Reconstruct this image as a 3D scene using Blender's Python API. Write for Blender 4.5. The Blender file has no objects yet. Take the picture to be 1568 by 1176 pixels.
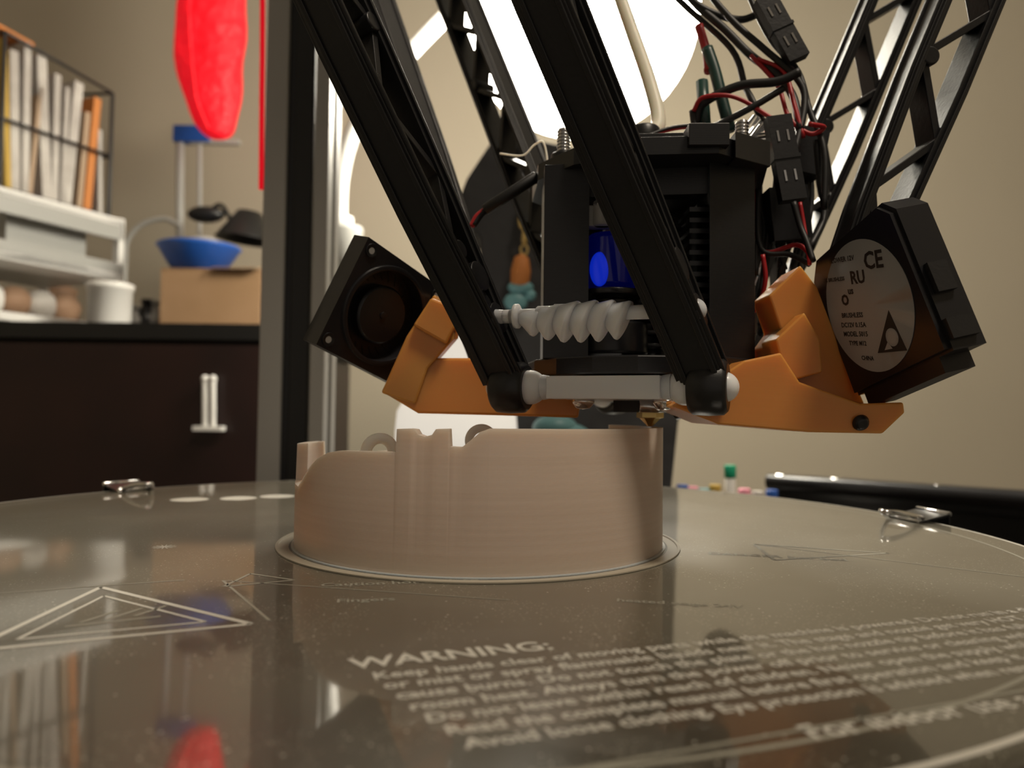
import bpy, bmesh, math, random
from mathutils import Vector, Matrix
random.seed(7)
S=0.001
H=31.6
V=Vector
PITCH=math.atan(44/1150); ROLL=math.radians(0.69)
CM=(Matrix.Rotation(math.pi/2+PITCH,3,'X')@Matrix.Rotation(ROLL,3,'Z'))
def P(x,y,Y):
    """survey point: photo bearing (x,y) at real forward distance Y (mm) -> world mm"""
    d=CM@V((x-784,588-y,-1150)); t=Y/d.y
    return V((d.x*t,Y,H+d.z*t))

# ---------------------------------------------------------------- materials
def mat(name,col,rough=.5,metal=0,emit=None,estr=0,sss=0,sssr=(.004,.003,.002),coat=0,trans=0,ior=1.5,alpha=1,
        noise=None,bump=None,layers=None,spec=.5):
    m=bpy.data.materials.new(name); m.use_nodes=True
    nt=m.node_tree; b=nt.nodes['Principled BSDF']
    b.inputs['Base Color'].default_value=(*col,1); b.inputs['Roughness'].default_value=rough
    b.inputs['Metallic'].default_value=metal; b.inputs['IOR'].default_value=ior
    b.inputs['Coat Weight'].default_value=coat; b.inputs['Transmission Weight'].default_value=trans
    b.inputs['Specular IOR Level'].default_value=spec
    b.inputs['Alpha'].default_value=alpha
    if sss:
        b.inputs['Subsurface Weight'].default_value=sss
        b.inputs['Subsurface Radius'].default_value=(1,.7,.5)
        b.inputs['Subsurface Scale'].default_value=sssr[0]
    if emit:
        b.inputs['Emission Color'].default_value=(*emit,1); b.inputs['Emission Strength'].default_value=estr
    tc=nt.nodes.new('ShaderNodeTexCoord')
    if noise:
        sc,c2,lo,hi=noise
        n=nt.nodes.new('ShaderNodeTexNoise'); n.inputs['Scale'].default_value=sc; n.inputs['Detail'].default_value=5
        nt.links.new(tc.outputs['Object'],n.inputs['Vector'])
        r=nt.nodes.new('ShaderNodeMapRange'); r.inputs[1].default_value=lo; r.inputs[2].default_value=hi
        nt.links.new(n.outputs[0],r.inputs[0])
        mx=nt.nodes.new('ShaderNodeMix'); mx.data_type='RGBA'
        mx.inputs[6].default_value=(*col,1); mx.inputs[7].default_value=(*c2,1)
        nt.links.new(r.outputs[0],mx.inputs[0]); nt.links.new(mx.outputs[2],b.inputs['Base Color'])
    bn=None
    if bump:
        sc,st,dist=bump
        n=nt.nodes.new('ShaderNodeTexNoise'); n.inputs['Scale'].default_value=sc
        nt.links.new(tc.outputs['Object'],n.inputs['Vector'])
        bn=nt.nodes.new('ShaderNodeBump'); bn.inputs['Strength'].default_value=st; bn.inputs['Distance'].default_value=dist
        nt.links.new(n.outputs[0],bn.inputs['Height']); nt.links.new(bn.outputs[0],b.inputs['Normal'])
    if layers:
        sc,st,dist=layers
        w=nt.nodes.new('ShaderNodeTexWave'); w.bands_direction='Z'; w.inputs['Scale'].default_value=sc
        w.inputs['Distortion'].default_value=.4; w.inputs['Detail'].default_value=1
        nt.links.new(tc.outputs['Object'],w.inputs['Vector'])
        b2=nt.nodes.new('ShaderNodeBump'); b2.inputs['Strength'].default_value=st; b2.inputs['Distance'].default_value=dist
        nt.links.new(w.outputs[1],b2.inputs['Height'])
        if bn: nt.links.new(bn.outputs[0],b2.inputs['Normal'])
        nt.links.new(b2.outputs[0],b.inputs['Normal'])
    return m
BLK=mat('black_plastic',(.009,.009,.010),.38,bump=(900,.15,.0003))
BLK2=mat('black_printed_plastic',(.009,.009,.010),.38,layers=(800,.12,.0001))
BLKS=mat('black_satin',(.012,.012,.014),.3)
RUB=mat('black_rubber',(.012,.012,.012),.5)
NYL=mat('white_nylon',(.93,.92,.92),.28,sss=.5,sssr=(.005,0,0))
ORG=mat('orange_abs',(.72,.29,.065),.3,sss=.55,sssr=(.006,0,0),layers=(900,.06,.0001))
def partmat():
    m=mat('pink_beige_abs',(.60,.435,.36),.34,sss=.45,sssr=(.008,0,0),layers=(1000,.07,.00008))
    nt=m.node_tree;N=nt.nodes;L=nt.links;b=N['Principled BSDF']
    tc=N.new('ShaderNodeTexCoord');mp=N.new('ShaderNodeMapping');mp.inputs['Scale'].default_value=(4,4,900)
    n=N.new('ShaderNodeTexNoise');n.inputs['Scale'].default_value=1.0;n.inputs['Detail'].default_value=3
    L.new(tc.outputs['Object'],mp.inputs[0]);L.new(mp.outputs[0],n.inputs['Vector'])
    mx=N.new('ShaderNodeMix');mx.data_type='RGBA';mx.inputs[6].default_value=(.57,.46,.38,1);mx.inputs[7].default_value=(.61,.50,.42,1)
    r=N.new('ShaderNodeMapRange');r.inputs[1].default_value=.3;r.inputs[2].default_value=.7
    L.new(n.outputs[0],r.inputs[0]);L.new(r.outputs[0],mx.inputs[0]);L.new(mx.outputs[2],b.inputs['Base Color'])
    return m
PART=partmat()
CREAM=mat('cream_abs',(.93,.88,.76),.45,sss=.7,sssr=(.012,0,0))
SKIRT=mat('thin_extruded_skirt',(.42,.38,.30),.3)
ALU=mat('aluminium',(.62,.61,.58),.32,metal=1,bump=(300,.05,.0005))
ALUP=mat('pale_anodised',(.42,.41,.385),.4,metal=.15)
STL=mat('steel',(.75,.75,.75),.18,metal=1)
BRS=mat('brass',(.8,.6,.25),.3,metal=1)
REDW=mat('red_wire',(.45,.015,.02),.4)
GRNW=mat('green_sleeve',(.02,.06,.05),.35)
CLEAR=mat('clear_plastic',(.9,.9,.9),.08,trans=.9,ior=1.45)
PTFE=mat('ptfe_tube',(.85,.82,.68),.4,sss=.5)
BLUEL=mat('blue_led',(.01,.03,.5),.3,emit=(.004,.03,.75),estr=.45)
BLUED=mat('blue_acrylic',(.004,.007,.10),.1,emit=(.0,.003,.18),estr=.10)
LAMP=mat('lamp_diffuser',(.9,.9,.85),.5,emit=(1,.93,.78),estr=36)
TUBGLOW=mat('white_tub_glow',(.85,.83,.78),.5,emit=(1,.93,.82),estr=.6)  # white tub plastic, emission added for its overexposed brightness
WHT=mat('white_plastic',(.8,.79,.76),.4)
GRY=mat('grey_plastic',(.38,.38,.36),.45)
LABEL=mat('label_paper',(.46,.45,.44),.5)
LABELI=mat('label_ink',(.02,.02,.02),.6)
REDF=mat('red_fabric_glow',(.85,.008,.016),.6,emit=(1,.004,.02),estr=.5,bump=(28,.9,.02))  # emission added so the fabric looks backlit and overexposed
CARD=mat('cardboard',(.36,.22,.12),.8,noise=(12,(.30,.18,.09),.3,.7))
BLUE=mat('blue_plastic',(.015,.09,.40),.4)
WOOD=mat('mahogany_veneer',(.020,.006,.0045),.4,noise=(9,(.011,.0035,.003),.3,.7))
DTOP=mat('black_laminate',(.006,.006,.006),.4)
TEAL=mat('teal_plastic',(.16,.36,.40),.4)
ETCH=mat('screen_print_white',(.55,.53,.47),.6)
ETCHD=mat('screen_print_faint',(.28,.27,.22),.5)
PAPW=mat('paper_white',(.56,.53,.49),.7,noise=(14,(.40,.37,.34),.4,.6))
PAPY=mat('paper_yellow',(.5,.33,.06),.7)
PAPO=mat('paper_orange',(.55,.2,.05),.7)
PAPB=mat('paper_buff',(.42,.30,.2),.7)
BROWN=mat('brown_bag',(.3,.18,.11),.7,bump=(30,.6,.01))
GRNC=mat('green_cap',(.01,.40,.22),.4)
TABLE=mat('dark_table',(.03,.024,.02),.35)
BAG=mat('dark_nylon_fabric',(.03,.03,.032),.7,bump=(25,.5,.01))
PINK=mat('pink_plastic',(.8,.3,.4),.5)

def wallmat(name,c1,c2):
    return mat(name,c1,.8,noise=(1.2,c2,.35,.65),bump=(160,.08,.002))
WALL=wallmat('wall_paint',(.43,.38,.295),(.39,.345,.265))
CEIL=wallmat('ceiling_paint',(.6,.57,.52),(.58,.55,.5))
FLR=mat('carpet',(.16,.13,.1),.9,noise=(60,(.11,.09,.07),.3,.7),bump=(400,.6,.004))

def bedmat():
    m=bpy.data.materials.new('glass_bed'); m.use_nodes=True; nt=m.node_tree; N=nt.nodes; L=nt.links
    b=N['Principled BSDF']; tc=N.new('ShaderNodeTexCoord')
    n=N.new('ShaderNodeTexNoise'); n.inputs['Scale'].default_value=28; n.inputs['Detail'].default_value=6
    L.new(tc.outputs['Object'],n.inputs['Vector'])
    r=N.new('ShaderNodeMapRange'); r.inputs[1].default_value=.35; r.inputs[2].default_value=.7
    L.new(n.outputs[0],r.inputs[0])
    mx=N.new('ShaderNodeMix'); mx.data_type='RGBA'
    mx.inputs[6].default_value=(.034,.031,.022,1); mx.inputs[7].default_value=(.074,.069,.048,1)
    L.new(r.outputs[0],mx.inputs[0])
    def specks(scale,th,gate,src,col):
        vo=N.new('ShaderNodeTexVoronoi'); vo.inputs['Scale'].default_value=scale
        L.new(tc.outputs['Object'],vo.inputs['Vector'])
        lt=N.new('ShaderNodeMath'); lt.operation='LESS_THAN'; lt.inputs[1].default_value=th
        L.new(vo.outputs['Distance'],lt.inputs[0])
        n2=N.new('ShaderNodeTexNoise'); n2.inputs['Scale'].default_value=60;n2.inputs['Detail'].default_value=4
        L.new(tc.outputs['Object'],n2.inputs['Vector'])
        gt=N.new('ShaderNodeMath'); gt.operation='GREATER_THAN'; gt.inputs[1].default_value=gate
        L.new(n2.outputs[0],gt.inputs[0])
        mu=N.new('ShaderNodeMath'); mu.operation='MULTIPLY'; L.new(lt.outputs[0],mu.inputs[0]); L.new(gt.outputs[0],mu.inputs[1])
        m2=N.new('ShaderNodeMix'); m2.data_type='RGBA'; m2.inputs[7].default_value=col
        L.new(mu.outputs[0],m2.inputs[0]); L.new(src,m2.inputs[6]); return m2.outputs[2]
    o=specks(1500,.22,.50,mx.outputs[2],(.26,.25,.20,1))
    o=specks(500,.09,.42,o,(.6,.58,.5,1))
    L.new(o,b.inputs['Base Color'])
    # dusty haze lobe under a clear glass coat
    r2=N.new('ShaderNodeMapRange'); r2.inputs[1].default_value=.3; r2.inputs[2].default_value=.75
    r2.inputs[3].default_value=.30; r2.inputs[4].default_value=.46
    L.new(n.outputs[0],r2.inputs[0]); L.new(r2.outputs[0],b.inputs['Roughness'])
    b.inputs['IOR'].default_value=1.6
    b.inputs['Coat Weight'].default_value=1; b.inputs['Coat Roughness'].default_value=.05; b.inputs['Coat IOR'].default_value=1.65
    b.inputs['Sheen Weight'].default_value=.42; b.inputs['Sheen Roughness'].default_value=.35
    b.inputs['Sheen Tint'].default_value=(1,.94,.78,1)
    return m
BEDM=bedmat()

# ---------------------------------------------------------------- builder
class Bld:
    def __init__(s,name): s.name=name; s.bm=bmesh.new(); s.mats=[]
    def mi(s,m):
        if m not in s.mats: s.mats.append(m)
        return s.mats.index(m)
    def _add(s,verts,faces,m,smooth):
        vs=[s.bm.verts.new(v) for v in verts]; i=s.mi(m); k=len(faces)
        for fi,f in enumerate(faces):
            try: F=s.bm.faces.new([vs[j] for j in f])
            except ValueError: continue
            F.material_index=i
            F.smooth = smooth if not isinstance(smooth,(list,tuple)) else smooth[fi]
    def box(s,c,size,m,R=None):
        c=V(c); hx,hy,hz=[k/2 for k in size]; R=R or Matrix.Identity(3)
        vs=[c+R@V((a*hx,b*hy,d*hz)) for a in(-1,1) for b in(-1,1) for d in(-1,1)]
        fs=[(0,1,3,2),(4,6,7,5),(0,4,5,1),(2,3,7,6),(0,2,6,4),(1,5,7,3)]
        s._add(vs,fs,m,False)
    def bar(s,p0,p1,w,d,m,up=(0,0,1)):
        p0=V(p0);p1=V(p1);a=(p1-p0);L=a.length;a.normalize();up=V(up)
        x=a.cross(up)
        if x.length<1e-4: x=a.cross(V((1,0,0)))
        x.normalize(); y=x.cross(a)
        s.box((p0+p1)/2,(w,d,L),m,Matrix((x,y,a)).transposed())
    def lathe(s,prof,o,axis,m,seg=32,smooth=True,scale=None,a0=0,a1=2*math.pi):
        o=V(o);a=V(axis).normalized();x=a.orthogonal().normalized();y=a.cross(x)
        n=len(prof);vs=[];fs=[]
        for i in range(seg):
            t=2*math.pi*i/seg
            for r,z in prof: vs.append(o+a*z+(x*math.cos(t)+y*math.sin(t))*r)
        for i in range(seg):
            j=(i+1)%seg
            for k in range(n-1): fs.append((i*n+k,j*n+k,j*n+k+1,i*n+k+1))
        sm=[smooth]*len(fs)
        if prof[0][0]>1e-6: fs.append(tuple(i*n for i in range(seg))[::-1]); sm.append(False)
        if prof[-1][0]>1e-6: fs.append(tuple(i*n+n-1 for i in range(seg))); sm.append(False)
        s._add(vs,fs,m,sm)
    def cyl(s,p0,p1,r,m,r1=None,seg=28):
        p0=V(p0);p1=V(p1);r1=r if r1 is None else r1
        L=(p1-p0).length; e=min(.12*max(r,r1),L*.2,.6)
        s.lathe([(max(r-e,.001),0),(r,e),(r1,L-e),(max(r1-e,.001),L)],p0,p1-p0,m,seg)
    def sph(s,c,r,m,scale=(1,1,1),R=None,seg=28,rings=16):
        c=V(c);R=R or Matrix.Identity(3);vs=[];fs=[]
        for k in range(1,rings):
            ph=math.pi*k/rings
            for i in range(seg):
                t=2*math.pi*i/seg
                vs.append(c+R@V((r*scale[0]*math.sin(ph)*math.cos(t),r*scale[1]*math.sin(ph)*math.sin(t),r*scale[2]*math.cos(ph))))
        top=len(vs);vs.append(c+R@V((0,0,r*scale[2])));vs.append(c+R@V((0,0,-r*scale[2])))
        for k in range(rings-2):
            for i in range(seg):
                j=(i+1)%seg;fs.append((k*seg+i,k*seg+j,(k+1)*seg+j,(k+1)*seg+i))
        for i in range(seg):
            j=(i+1)%seg;fs.append((top,j,i));fs.append((top+1,(rings-2)*seg+i,(rings-2)*seg+j))
        s._add(vs,fs,m,True)
    def prism(s,pts,vec,m):
        pts=[V(p) for p in pts];vec=V(vec);n=len(pts)
        vs=pts+[p+vec for p in pts]
        fs=[tuple(range(n))[::-1],tuple(range(n,2*n))]+[(i,(i+1)%n,(i+1)%n+n,i+n) for i in range(n)]
        s._add(vs,fs,m,False)
    def tube(s,pts,r,m,seg=10,sub=6,rs=None):
        pts=[V(p) for p in pts]
        if sub>1 and len(pts)>2:
            o=[];q=[2*pts[0]-pts[1]]+pts+[2*pts[-1]-pts[-2]]
            for i in range(1,len(q)-2):
                for k in range(sub):
                    t=k/sub;a,b,c,d=q[i-1],q[i],q[i+1],q[i+2]
                    o.append(.5*((2*b)+(c-a)*t+(2*a-5*b+4*c-d)*t*t+(3*b-a-3*c+d)*t**3))
            o.append(pts[-1]);pts=o
        n=len(pts);vs=[];fs=[];u=None
        for i,p in enumerate(pts):
            d=(pts[min(i+1,n-1)]-pts[max(i-1,0)]).normalized()
            if u is None: u=d.orthogonal().normalized()
            u=(u-d*u.dot(d)).normalized();w=d.cross(u)
            rr=r if rs is None else rs(i/(n-1))
            for k in range(seg):
                t=2*math.pi*k/seg;vs.append(p+(u*math.cos(t)+w*math.sin(t))*rr)
        for i in range(n-1):
            for k in range(seg):
                j=(k+1)%seg;fs.append((i*seg+k,i*seg+j,(i+1)*seg+j,(i+1)*seg+k))
        fs.append(tuple(range(seg))[::-1]);fs.append(tuple((n-1)*seg+k for k in range(seg)))
        s._add(vs,fs,m,True)
    def text(s,st,size,M,m,bold=.0,ext=.02,align='LEFT'):
        cu=bpy.data.curves.new('t','FONT');cu.body=st;cu.size=size;cu.extrude=ext;cu.offset=bold;cu.resolution_u=2;cu.align_x=align
        ob=bpy.data.objects.new('t',cu);bpy.context.collection.objects.link(ob)
        bpy.context.view_layer.update()
        me=ob.evaluated_get(bpy.context.evaluated_depsgraph_get()).to_mesh()
        s._add([M@v.co for v in me.vertices],[tuple(p.vertices) for p in me.polygons],m,False)
        ob.to_mesh_clear();bpy.data.objects.remove(ob);bpy.data.curves.remove(cu)
    def obj(s,parent=None,bevel=0,normals=True):
        bm=s.bm
        if normals: bmesh.ops.recalc_face_normals(bm,faces=bm.faces[:])
        lo=V([min(v.co[i] for v in bm.verts) for i in range(3)]);hi=V([max(v.co[i] for v in bm.verts) for i in range(3)])
        c=(lo+hi)/2
        for v in bm.verts: v.co=(v.co-c)*S
        me=bpy.data.meshes.new(s.name);bm.to_mesh(me);bm.free()
        for m in s.mats: me.materials.append(m)
        ob=bpy.data.objects.new(s.name,me);ob.location=c*S
        bpy.context.collection.objects.link(ob)
        if bevel:
            b=ob.modifiers.new('bevel','BEVEL');b.width=bevel*S;b.segments=2;b.limit_method='ANGLE';b.angle_limit=math.radians(40)
            b.harden_normals=False
        if parent:
            ob.parent=parent;ob.matrix_parent_inverse=Matrix.Translation(-parent.location)
        return ob
def empty(name,loc):
    e=bpy.data.objects.new(name,None);e.location=V(loc)*S;e.empty_display_size=.05
    bpy.context.collection.objects.link(e);return e
def frame(o,x,y):
    x=V(x).normalized();y=V(y);y=(y-x*y.dot(x)).normalized();z=x.cross(y)
    M=Matrix((x,y,z)).transposed().to_4x4();M.translation=V(o);return M

# ---------------------------------------------------------------- room (mm)
FZ=-880; TZ=-110
def slab(name,lo,hi,m):
    b=Bld(name);lo=V(lo);hi=V(hi);b.box((lo+hi)/2,hi-lo,m);return b.obj()
slab('floor',(-1500,-2500,FZ-50),(1700,1700,FZ),FLR)
slab('wall_back',(-1500,1600,FZ),(1700,1700,1620),WALL)
slab('wall_left',(-1500,-2500,FZ),(-1400,1600,1620),WALL)
slab('wall_right',(1600,-2500,FZ),(1700,1600,1620),WALL)
slab('ceiling',(-1500,-2500,1620),(1700,1700,1670),CEIL)
slab('baseboard_back',(-1400,1588,FZ),(1600,1600,FZ+90),WHT)

# ---------------------------------------------------------------- printer
BC=V((-22,208,0))
PR=empty('delta_3d_printer',(BC.x,BC.y,-110))
b=Bld('build_plate')
b.lathe([(151.4,-3),(152,-2.6),(152,-.4),(151.5,0)],BC,(0,0,1),BEDM,seg=160)
b.lathe([(150,-5.5),(150,-3)],BC,(0,0,1),BLK,seg=96)
b.obj(PR)
# etch
b=Bld('bed_screen_print')
def ring(b,c,r0,r1,z,m,a0=0,a1=360,n=180):
    vs=[];fs=[]
    for i in range(n+1):
        t=math.radians(a0+(a1-a0)*i/n)
        for r in(r0,r1): vs.append(V((c[0]+r*math.cos(t),c[1]+r*math.sin(t),z)))
    for i in range(n): fs.append((2*i,2*i+1,2*i+3,2*i+2))
    b._add(vs,fs,m,False)
def line(b,p,q,w,m,z=.04):
    p=V((p[0],p[1],0));q=V((q[0],q[1],0));d=(q-p).normalized();n=V((-d.y,d.x,0))*w/2
    b._add([V((k.x,k.y,z)) for k in(p-n,q-n,q+n,p+n)],[(0,1,2,3)],m,False)
ring(b,BC,142.6,143.4,.03,ETCHD)
ring(b,BC,150.4,151.4,.03,ETCH)  # pale ring paints the light caught by the glass edge
def textblock(ang,org,lines,head=None,m=ETCH):
    c,s_=math.cos(math.radians(ang)),math.sin(math.radians(ang))
    X=V((c,s_,0));Y=V((-s_,c,0))
    M=frame(org,X,Y)
    if head: b.text(head,5.3,M@Matrix.Translation(V((-2.5,-.4,.04))),ETCH,bold=.12,ext=0)
    for i,(t,dx,sz,dy) in enumerate(lines):
        b.text(t,sz,M@Matrix.Translation(V((dx,dy,.04))),m,bold=.06,ext=0)
    return M
WL=[("Keep hands clear of moving parts while the machine is powered. Do not run in a dirty area,",-.5,3.2,-4.8),
    ("or mist or spray flammable liquids near it. The stage and nozzle get very HOT and can",0.2,3.2,-8.3),
    ("cause burns. Do not touch the plate or the hot nozzle tip before it has fully cooled to",1.0,3.2,-11.8),
    ("room heat. Always turn the power off prior to service or cleaning with a damp cloth.",1.8,3.2,-15.3),
    ("Do not leave within reach of children. Never open the supply while it is connected.",2.8,3.2,-18.8),
    ("Read the complete manual before first operation and keep it close to the machine.",4,3.2,-22.3),
    ("Avoid loose clothing. Eye protection is advised when removing parts from the glass.",5,3.2,-25.8),
    ("For indoor use and operation by trained adults only.",38,4.6,-34)]
M=textblock(19,(-17,94.5,0),WL,"WARNING:")
line(b,(5,67.5),(88,99.5),.5,ETCHD)
# warning triangle
def tri(A,B_,C,w,m,k=1.0):
    A,B_,C=[V((q[0],q[1])) for q in(A,B_,C)];c=(A+B_+C)/3
    pts=[c+(q-c)*k for q in(A,B_,C)]
    for i in range(3): line(b,pts[i],pts[(i+1)%3],w,m)
T=((-72,133.6),(-38,112),(-70,98))
tri(*T,1.0,ETCH);tri(*T,.6,ETCH,.68)
cx,cy=-60,114.5
for i in range(3): line(b,(cx-3+i*3,cy-3+i*2),(cx-1+i*3,cy+4+i*1.6),.7,ETCHD)
line(b,(cx-4,cy-5),(cx+7,cy+1),.7,ETCHD)
line(b,(-53,140),(-36,114),.5,ETCHD); line(b,(-88,128),(-60,140),.4,ETCHD); line(b,(-53,140),(0,128),.35,ETCHD)
tri((-50,146),(-40,141),(-51,135),.6,ETCHD)
textblock(12,(-34,136,0),[("Caution hot surface",0,3.6,0),("Fingers",3,3.4,-12)],m=ETCHD)
textblock(-10,(18,128,0),[("heated stage 24V",0,3,0)],m=ETCHD)
tri((60,186),(88,176),(58,166),.8,ETCHD); textblock(-12,(45,172,0),[("DANGER hot bed",0,4,0)],m=ETCHD)
line(b,(60,186),(105,150),.4,ETCHD)
# small sparkle, its glint painted as a white star of lines
for k in range(7):
    a=k*math.pi/7;line(b,(-79-2.6*math.cos(a),173-2.6*math.sin(a)),(-79+2.6*math.cos(a),173+2.6*math.sin(a)),.25,ETCH)
for x,y in((290,765),(365,763),(425,760)):
    q=P(x,y,240); d=H/(H-q.z) if q.z<H else 1
    r=V((q.x*d,240*d,0)); ring(b,r,0,6.2,.04,ETCH,n=40)
b.obj(PR,normals=False)

b=Bld('printer_base')
hexp=[BC+V((215*math.cos(math.radians(117+a)),215*math.sin(math.radians(117+a)),TZ)) for a in(-12,12,108,132,228,252)]
b.prism(hexp,(0,0,74),BLKS)
for k in range(3):
    a=math.radians(60*k*2+57);b.cyl(BC+V((120*math.cos(a),120*math.sin(a),-36)),BC+V((120*math.cos(a),120*math.sin(a),-5.5)),6,ALU)
b.obj(PR,bevel=2)
tow=[]
for i,a in enumerate((117,237,357)):
    a=math.radians(a);R_=193;c=BC+V((R_*math.cos(a),R_*math.sin(a),0))
    if i==0: c+=V((1.5,0,0))
    tow.append(c)
    b=Bld('tower_%d'%(i+1))
    rad=V((math.cos(a),math.sin(a),0));
    if i==0: rad=V((0,1,0))
    tan=V((-rad.y,rad.x,0));R=Matrix((tan,rad,V((0,0,1)))).transposed()
    zc=(620+TZ+74)/2;hz=620-TZ-74
    for sx in(-1,1):
        for sy in(-1,1):
            w=11 if sx>0 else 7
            b.box(c+tan*sx*(16-w/2)+rad*sy*8+V((0,0,zc)),(w,10,hz),ALUP,R)
    b.box(c+V((0,0,zc)),(12,20,hz),BLK,R)
    b.box(c-rad*10+tan*(-3)+V((0,0,zc)),(9,3,hz),RUB,R)
    b.obj(PR,bevel=.6)
b=Bld('top_frame')
b.prism([p+V((0,0,620-TZ)) for p in hexp],(0,0,14),BLKS);b.obj(PR,bevel=2)

# effector
E=V((34,195,0)); RB=-22
def dirs(k):
    a=math.radians(RB+[0,-120,120][k])   # bar direction
    bd=V((math.cos(a),math.sin(a),0));n=V((math.sin(a),-math.cos(a),0)) # outward
    return bd,n
M1=V((20.3,163.7,37.4))
armdirs=[V((-37.3,-18,78)).normalized(),V((-.31,.335,.89)).normalized(),V((39,0,93.7)).normalized()]
LARM=290
def hw(t):
    k=[(0,3.2),(14,3.6),(45,6.0),(80,7.2),(LARM-80,7.2),(LARM-20,4),(LARM,3.2)]
    for (t0,h0),(t1,h1) in zip(k,k[1:]):
        if t<=t1: return h0+(h1-h0)*(t-t0)/(t1-t0)
    return 3.2
def arm(name,p0,a,bd,D=8.5):
    b=Bld(name);w=a.cross(bd).normalized();n=w.cross(a).normalized()
    def q(t,s_,z): return p0+a*t+w*s_+n*z
    ts=[3,14,30,45,62,80,LARM-80,LARM-45,LARM-20,LARM-3]
    for sg in(-1,1):
        outer=[q(t,sg*hw(t),-D/2) for t in ts];inner=[q(t,sg*(hw(t)-2.3),-D/2) for t in ts]
        b.prism(outer+inner[::-1],n*D,BLK)
        outer=[q(t,sg*(hw(t)-.4),-D/2-.8) for t in ts];inner=[q(t,sg*(hw(t)-1.3),-D/2-.8) for t in ts]
        b.prism(outer+inner[::-1],n*(D+1.6),BLK)
        outer=[q(t,sg*(hw(t)+.6),-D/2+.6) for t in ts];inner=[q(t,sg*(hw(t)-.5),-D/2+.6) for t in ts]
        b.prism(outer+inner[::-1],n*1.1,BLK)
        outer=[q(t,sg*(hw(t)+.6),D/2-1.7) for t in ts];inner=[q(t,sg*(hw(t)-.5),D/2-1.7) for t in ts]
        b.prism(outer+inner[::-1],n*1.1,BLK)
    for t0,t1 in((3,16),(LARM-16,LARM-3)):
        b.prism([q(t0,-hw(t0)+1,-D/2+1),q(t1,-hw(t1)+1,-D/2+1),q(t1,hw(t1)-1,-D/2+1),q(t0,hw(t0)-1,-D/2+1)],n*(D-2),BLK)
    t=16;sg=1
    while t<LARM-22:
        t2=t+17
        p=q(t,sg*(hw(t)-1.2),0);r=q(min(t2,LARM-16),-sg*(hw(t2)-1.2),0)
        d=(r-p).normalized();m_=d.cross(n).normalized()*.9
        b.prism([p-m_-n*(D/2-.8),r-m_-n*(D/2-.8),r+m_-n*(D/2-.8),p+m_-n*(D/2-.8)],n*(D-1.6),BLK)
        if int(t/17)%3==1:
            c=q(t,sg*(hw(t)-2.6),0); b.cyl(c-n*(D/2+.2),c+n*(D/2+.2),2.2,BLK,seg=20)
        t=t2;sg=-sg
    for tt in(16,26):
        c=q(tt,0,0);
        b.lathe([(2.1,-D/2-.4),(3.5,-D/2-.4),(3.5,D/2+.4),(2.1,D/2+.4)],c,n,BLK,seg=24)
    for e in(0,LARM):
        c=p0+a*e
        b.lathe([(3.4,-4.0),(5.0,-4.0),(5.8,-3.1),(6.0,0),(5.8,3.1),(5.0,4.0),(3.4,4.0)],c,bd,BLK,seg=36)
    b.obj(PR,bevel=.35)
ends=[]
for k in range(3):
    bd,n=dirs(k)
    m_=M1 if k==0 else E+n*32+V((0,0,37.4))
    e=[m_-bd*22,m_+bd*22];ends.append(e)
    for j in(0,1): arm('arm_%d_%d'%(k+1,j+1),e[j],armdirs[k],bd)
    b=Bld('ball_joint_bar_%d'%(k+1))
    for base in(m_,m_+armdirs[k]*LARM):
        b.cyl(base-bd*22,base+bd*22,2.0,NYL)
        for j,sg in((0,-1),(1,1)):
            c=base+bd*22*sg
            b.sph(c-bd*sg*4.6,3.9,NYL); b.sph(c+bd*sg*3.0,3.2,NYL)
            b.lathe([(2.9,0),(2.3,3.0)],c-bd*sg*7.6,-bd*sg,NYL,seg=20)
        R=Matrix((bd,n,V((0,0,1)))).transposed()
        b.box(base-V((0,0,.1)),(25,6.5,5),NYL,R)
    b.obj(PR,bevel=.5)
    b=Bld('carriage_%d'%(k+1))
    top=m_+armdirs[k]*LARM
    c=tow[[1,0,2][k]].copy();c.z=top.z
    b.bar(top,c,30,16,BLKS);b.box(c,(48,48,40),BLKS);b.obj(PR,bevel=1)

b=Bld('effector_platform')
bd,n=dirs(0);RE=Matrix((bd,-n,V((0,0,1)))).transposed()
def L(x,y,z): return E+bd*x-n*y+V((0,0,z))
b.lathe([(8,35),(24,35),(24.6,35.5),(24.6,39.5),(24,40),(8,40)],E,(0,0,1),NYL,seg=60)
for k in range(3):
    bb,nn=dirs(k);R=Matrix((bb,nn,V((0,0,1)))).transposed()
    b.box(E+nn*23+V((0,0,37.5)),(22,14,4.6),NYL,R)
pl=[E+V((30*math.cos(math.radians(a)),30*math.sin(math.radians(a)),40.6)) for a in range(-22,338,20)]
b.prism(pl,(0,0,4.2),BLK2)
for x,y in((-9,-24),(10,-23),(-18,-12),(18,-14)):
    b.lathe([(.01,-2.4),(1.6,-2.2),(2.7,-.9),(2.8,0)],L(x,y,35),(0,0,1),STL,seg=20)
b.obj(PR,bevel=.4)

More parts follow.
